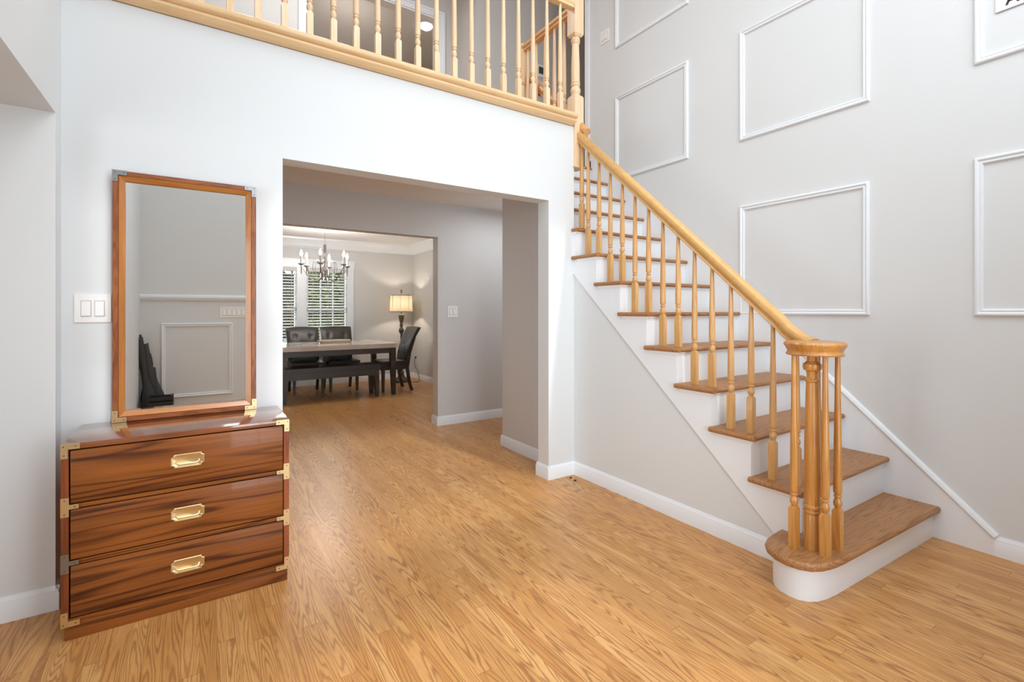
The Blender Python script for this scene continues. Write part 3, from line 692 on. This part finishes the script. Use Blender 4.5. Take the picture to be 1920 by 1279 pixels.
# ------------------------------------------------------------------ dining room furniture
def taper_leg(x, y, z1, s1, s0, dx=0, dy=0):
    return MB().loft([[(x+dx*t+s*a, y+dy*t+s*b_, z1*(1-t)) for a, b_ in ((-1, -1), (1, -1), (1, 1), (-1, 1))] for t, s in ((1, s0), (.5, (s0+s1)/2*1.05), (0, s1))], smooth=False)
tb = thing('dining_table', 'rectangular dining table with beige marble top and dark wooden legs', 'dining table', (1.67, 7.5, 0))
tx, ty = .82, .53
MB().box(-tx, tx, -ty, ty, .705, .768).build('tabletop', 'marble', tb, bevel=.004)
MB().box(-tx+.03, tx-.03, -ty+.03, -ty+.055, .625, .705).box(-tx+.03, tx-.03, ty-.055, ty-.03, .625, .705).box(-tx+.03, -tx+.055, -ty+.03, ty-.03, .625, .705).box(tx-.055, tx-.03, -ty+.03, ty-.03, .625, .705).build('apron', 'ebony', tb)
for sx in (-1, 1):
    for sy in (-1, 1): taper_leg(sx*(tx-.06), sy*(ty-.06), .725, .042, .026, sx*.015, sy*.01).build('leg', 'ebony', tb)
bn = thing('dining_bench', 'long dark leather topped bench in front of the dining table', 'bench', (1.56, 7.10, 0))
bx, by = .65, .19
MB().box(-bx, bx, -by, by, .40, .475).build('cushion', 'leather', bn, bevel=.022, seg=3)
MB().box(-bx+.02, bx-.02, -by+.02, by-.02, .32, .40).build('apron', 'ebony', bn)
for sx in (-1, 1):
    for sy in (-1, 1): taper_leg(sx*(bx-.045), sy*(by-.045), .40, .033, .022, sx*.012, 0).build('leg', 'ebony', bn)
def chair(label, loc, rz):
    t = thing('dining_chair', label, 'chair', loc, rz, 'dining chairs around the marble table')
    # local: faces -Y, back at +Y
    MB().box(-.235, .235, -.24, .22, .40, .475).build('seat', 'leather', t, bevel=.02, seg=3)
    MB().box(-.22, .22, -.22, .20, .34, .40).build('seat_frame', 'ebony', t)
    # tufted backrest leaning back with a gently curved top
    nxx, nzz = 24, 24
    tuf = [(-.12, .58), (.12, .58), (0, .72), (-.12, .86), (.12, .86)]
    front, back = [], []
    for j in range(nzz+1):
        v = j/nzz; z = .42+.58*v; lean = .02+.16*v*v+.03*v
        rf, rb = [], []
        for i in range(nxx+1):
            u = i/nxx*2-1; hw2 = .215+.03*v; x = u*hw2
            bul = .035*(1-abs(u)**4)*(1-abs(2*v-1)**6)
            for (a, c) in tuf:
                d2 = (x-a)**2+(z-c)**2; bul -= .019*math.exp(-d2/.0009)+.004*math.exp(-abs(x-a)*40)*math.exp(-d2/.01)
            curve = .02*(u*u)
            rf.append((x, .17+lean-bul-curve, z-.01*u*u*v)); rb.append((x, .20+lean+.015-curve, z-.01*u*u*v))
        front.append(rf); back.append(rb)
    bm_ = MB()
    F_ = [[bm_.bm.verts.new(p) for p in r] for r in front]; B_ = [[bm_.bm.verts.new(p) for p in r] for r in back]
    for G in (F_, B_):
        for j in range(nzz):
            for i in range(nxx):
                f = bm_.bm.faces.new((G[j][i], G[j][i+1], G[j+1][i+1], G[j+1][i])); f.smooth = True
    for j in range(nzz):
        for i in (0, nxx): bm_.bm.faces.new((F_[j][i], F_[j+1][i], B_[j+1][i], B_[j][i]))
    for i in range(nxx):
        for j in (0, nzz): bm_.bm.faces.new((F_[j][i], F_[j][i+1], B_[j][i+1], B_[j][i]))
    bk = bm_.build('backrest', 'leather', t)
    tu = MB()
    for a, c in tuf:
        v = (c-.42)/.58; tu.sphere((a, .17+.02+.16*v*v+.03*v-.010, c), .008, 6)
    tu.build('buttons', 'leather', bk)
    for sx in (-1, 1):
        taper_leg(sx*.20, -.19, .36, .024, .016).build('leg', 'ebony', t)
        MB().loft([[(sx*.205+.02*a, yy+.022*b_, z) for a, b_ in ((-1, -1), (1, -1), (1, 1), (-1, 1))] for z, yy in ((0, .27), (.15, .225), (.36, .195), (.6, .235), (.85, .315), (.99, .40))], smooth=False).build('leg', 'ebony', t)
    return t
ch = chair('dark tufted leather dining chair at the left on the far side of the table', (1.37, 7.88, 0), 0)
dup(ch, (1.885, 7.88, 0), 0, 'dark tufted leather dining chair on the far side of the table, right of its twin')
dup(ch, (2.55, 7.45, 0), -PI/2, 'dark tufted leather dining chair turned sideways at the right end of the table')
ty_ = thing('serving_tray', 'shallow carved beige wooden tray lying on the marble tabletop', 'tray', (1.72, 7.62, .7685))
n_ = 28; rings = []
for z, k_ in ((0, .82), (.035, 1), (.042, 1), (.040, .93), (.014, .80), (.012, .3)):
    rings.append([(.24*k_*math.copysign(abs(math.cos(a))**.6, math.cos(a)), .11*k_*math.copysign(abs(math.sin(a))**.6, math.sin(a)), z) for a in [2*PI*i/n_ for i in range(n_)]])
MB().loft(rings).build('bowl', 'stone', ty_)
# floor lamp
lp = thing('floor_lamp', 'lit floor lamp with turned bronze column and cream paneled shade in the dining corner', 'floor lamp', (3.0, 8.2, 0))
MB().lathe([(0, .15), (.02, .155), (.035, .145), (.06, .10), (.09, .06), (.12, .045), (.16, .05), (.19, .03)], n=24).build('base', 'bronze', lp)
MB().lathe([(.18, .022), (.26, .04), (.32, .028), (.36, .018), (.60, .018), (.64, .03), (.68, .018), (.84, .018), (.88, .042), (.92, .046), (.96, .025), (.98, .022), (1.0, .034), (1.03, .020), (1.06, .03), (1.12, .046), (1.17, .05), (1.19, .04), (1.2, .015), (1.25, .012)], n=20).build('column', 'bronze', lp)
rings = []
def shp(a, r): # eight-sided soft panel outline
    return r*(1+.025*math.cos(8*a))
SZ0, SZ1 = 1.24, 1.53
MB().loft([[(shp(a, r)*math.cos(a), shp(a, r)*math.sin(a)*.9, z) for a in [2*PI*i/64 for i in range(64)]] for z, r in ((SZ0, .205), (SZ0+.15, .198), (SZ1, .19))], cap=False).build('lamp_shade', 'shade', lp)
t_ = MB()
for z, r in ((SZ0, .206), (SZ1, .191)): t_.loft([[((shp(a, r)+dr_)*math.cos(a), (shp(a, r)+dr_)*math.sin(a)*.9, z+dz) for a in [2*PI*i/64 for i in range(64)]] for dr_, dz in ((.0, -.005), (.003, -.005), (.003, .005), (0, .005), (0, -.005))], cap=False)
for i in range(8):
    a = 2*PI*(i+.5)/8; t_.box(-.002, .002, -.002, .002, SZ0, SZ1, Matrix.Translation(((shp(a, .199)+.002)*math.cos(a), (shp(a, .199)+.002)*math.sin(a)*.9, 0)))
t_.build('shade_piping', 'bronze', lp)
MB().lathe([(1.25, .006), (1.56, .006), (1.565, .014), (1.585, .018), (1.60, .012), (1.62, .014), (1.635, .004)], n=12).build('finial', 'bronze', lp)
pointl('lamp_bulb_light', (3.0, 8.2, 1.39), 11, (1, .86, .68), .03)
ot = thing('wall_outlet', 'white wall outlet low on the right dining wall with a plug in it', 'outlet', (XD, 8.42, .37), -PI/2)
MB().box(-.035, .035, -.005, 0, -.057, .057).build('cover_plate', 'plastic', ot, bevel=.002)
MB().box(-.012, .012, -.03, -.005, .01, .04).build('plug', 'cord', ot)
cd = MB().tube([(XD-.028, 8.42, .38), (XD-.045, 8.41, .33), (XD-.05, 8.38, .24), (XD-.03, 8.28, .15), (XD-.05, 8.18, .05), (XD-.09, 8.05, .012), (XD-.16, 7.95, .006), (XD-.25, 8.0, .006), (XD-.24, 8.12, .01)], .0045, 6).build('lamp_cord', 'cord')
tag(cd, 'dark lamp cord looping from the wall outlet to the floor lamp', 'cord')
# chandelier
ch_ = thing('chandelier', 'six arm pewter chandelier with candle bulbs hanging over the dining table', 'chandelier', (1.50, 7.2, DC))
MB().lathe([(0, .065), (-.012, .062), (-.03, .045), (-.05, .02), (-.065, .012), (-.07, .005)], n=20).build('canopy', 'steel', ch_)
b = MB()
for i in range(9):
    z = -.075-i*.021; e = i % 2
    b.tube([((.006*math.cos(a) if e else 0), (0 if e else .006*math.cos(a)), z+.013*math.sin(a)) for a in [2*PI*k/10 for k in range(11)]], .0018, 5, up=(1, 1, .3))
b.build('chain', 'steel', ch_)
MB().lathe([(-.255, .004), (-.262, .016), (-.27, .020), (-.30, .018), (-.50, .018), (-.53, .012), (-.56, .014), (-.60, .022), (-.63, .035), (-.65, .038), (-.665, .02), (-.70, .010), (-.76, .008), (-.765, .002)], n=16).build('stem', 'steel', ch_)
for i in range(6):
    a = math.radians(60*i+8); ca, sa = math.cos(a), math.sin(a)
    prof = [(.02, -.60), (.05, -.52), (.10, -.48), (.15, -.50), (.175, -.58), (.165, -.68), (.13, -.75), (.09, -.77), (.06, -.74), (.04, -.66)]
    P1 = [(r*ca, r*sa, z) for r, z in [(.02, -.64), (.05, -.74), (.11, -.79), (.18, -.78), (.25, -.71), (.30, -.62), (.325, -.585)]]
    P2 = [(r*ca, r*sa, z) for r, z in [(.02, -.60), (.05, -.53), (.10, -.495), (.155, -.52), (.175, -.60), (.15, -.68), (.10, -.70), (.075, -.66)]]
    am = MB().tube(P1, .006, 6).tube(P2, .0045, 6)
    am.tube([(.325*ca, .325*sa, -.70), (.325*ca, .325*sa, -.57)], .007, 6)
    o = am.build('arm', 'steel', ch_)
    MB().lathe([(-.585, .010), (-.57, .035), (-.565, .045), (-.560, .045), (-.562, .02)], .325*ca, .325*sa, 14).build('drip_pan', 'steel', o)
    MB().lathe([(-.56, .012), (-.455, .012)], .325*ca, .325*sa, 12).build('candle', 'candle', o)
    MB().lathe([(-.455, .008), (-.44, .017), (-.42, .020), (-.40, .015), (-.375, .006), (-.365, .002)], .325*ca, .325*sa, 12).build('bulb', 'bulb', o)
pointl('chandelier_light', (1.50, 7.2, DC-.36), 38, (1, .95, .90), .16)

# ------------------------------------------------------------------ upper hall things
dk = thing('console_cabinet', 'dark walnut topped console cabinet standing on the upper hall behind the balusters', 'cabinet', (.268, 4.348, F2), math.radians(18.7))
MB().box(-1.5, 0, 0, .4, .775, .812).build('top', 'darkwood', dk, bevel=.006)
MB().box(-1.48, -.02, .02, .38, .755, .775).build('top_molding', 'darkwood', dk)
MB().box(-1.46, -.10, .04, .36, .05, .755).build('body', 'greypanel', dk)
for x in (-1.42, -.14):
    for y in (.07, .33): MB().box(x-.02, x+.02, y-.02, y+.02, 0, .05).build('foot', 'darkwood', dk)
dm = thing('ceiling_dome_light', 'round glowing ceiling dome light seen through the upper doorway', 'ceiling light', (2.61, 6.17, CEIL2))
MB().lathe([(0, .10), (-.02, .10), (-.02, .09)], n=24).build('rim', 'trim', dm)
MB().lathe([(-.02, .088), (-.04, .08), (-.06, .05), (-.068, .015)], n=24).build('dome', 'dome', dm)
pointl('dome_glow', (1.6, 6.3, CEIL2-.5), 6, (1, .93, .84), .25)

# ------------------------------------------------------------------ garden outside the dining windows
lw = MB().box(-6, 8, YD+.5, 24, -.6, -.5).build('lawn', 'lawn'); tag(lw, 'green lawn outside the dining room windows', 'lawn')
def bush(label, x, y, r, h, mat, n, seed, sz=.07):
    rnd = random.Random(seed); t = thing('garden_tree', label, 'tree', (x, y, -.5), 0, 'trees outside the dining windows')
    b = MB()
    for _ in range(n):
        th_ = rnd.uniform(0, 2*PI); ph = math.acos(rnd.uniform(-1, 1)); rr = rnd.uniform(.55, 1)**.5
        p = Vector((r*rr*math.sin(ph)*math.cos(th_), r*rr*math.sin(ph)*math.sin(th_), h*.55+h*.48*rr*math.cos(ph)))
        d = Vector((rnd.uniform(-1, 1), rnd.uniform(-1, 1), rnd.uniform(-1, 1))).normalized(); e = d.orthogonal().normalized()
        s_ = sz*rnd.uniform(.6, 1.3)
        vs = [b.bm.verts.new(p+q) for q in (d*s_, e*s_*.45, -d*s_, -e*s_*.45)]; b.bm.faces.new(vs)
    b.build('foliage', mat, t)
    k = MB().tube([(0, 0, 0), (.04, 0, h*.4), (-.03, .05, h*.85)], [.09, .07, .03], 8)
    for i in range(5):
        a = i*1.3; k.tube([(0, 0, h*.3+i*.2), (r*.6*math.cos(a), r*.6*math.sin(a), h*.55+i*.25)], [.035, .012], 6)
    k.build('trunk', 'bark', t)
bush('bright green leafy tree outside the right dining window', 3.3, 13.2, 1.7, 4.2, 'leaf1', 9000, 3, .10)
bush('dull green tree outside the left dining window', .55, 11.5, 1.2, 4.0, 'leaf2', 7000, 5, .09)
bush('broad dull green tree farthest from the dining windows', 3.6, 20.5, 4.3, 8, 'leaf2', 12000, 15, .24)
bush('low sunlit shrub on the lawn outside the dining windows', 2.0, 10.6, .55, 1.5, 'leaf1', 1800, 9, .06)
sun = bpy.data.lights.new('sun', 'SUN'); sun.energy = 1.3; sun.angle = .05; so = bpy.data.objects.new('sun', sun); C.objects.link(so); so.rotation_euler = (math.radians(-52), math.radians(18), 0)
so.rotation_euler = (math.radians(48), math.radians(14), 0)
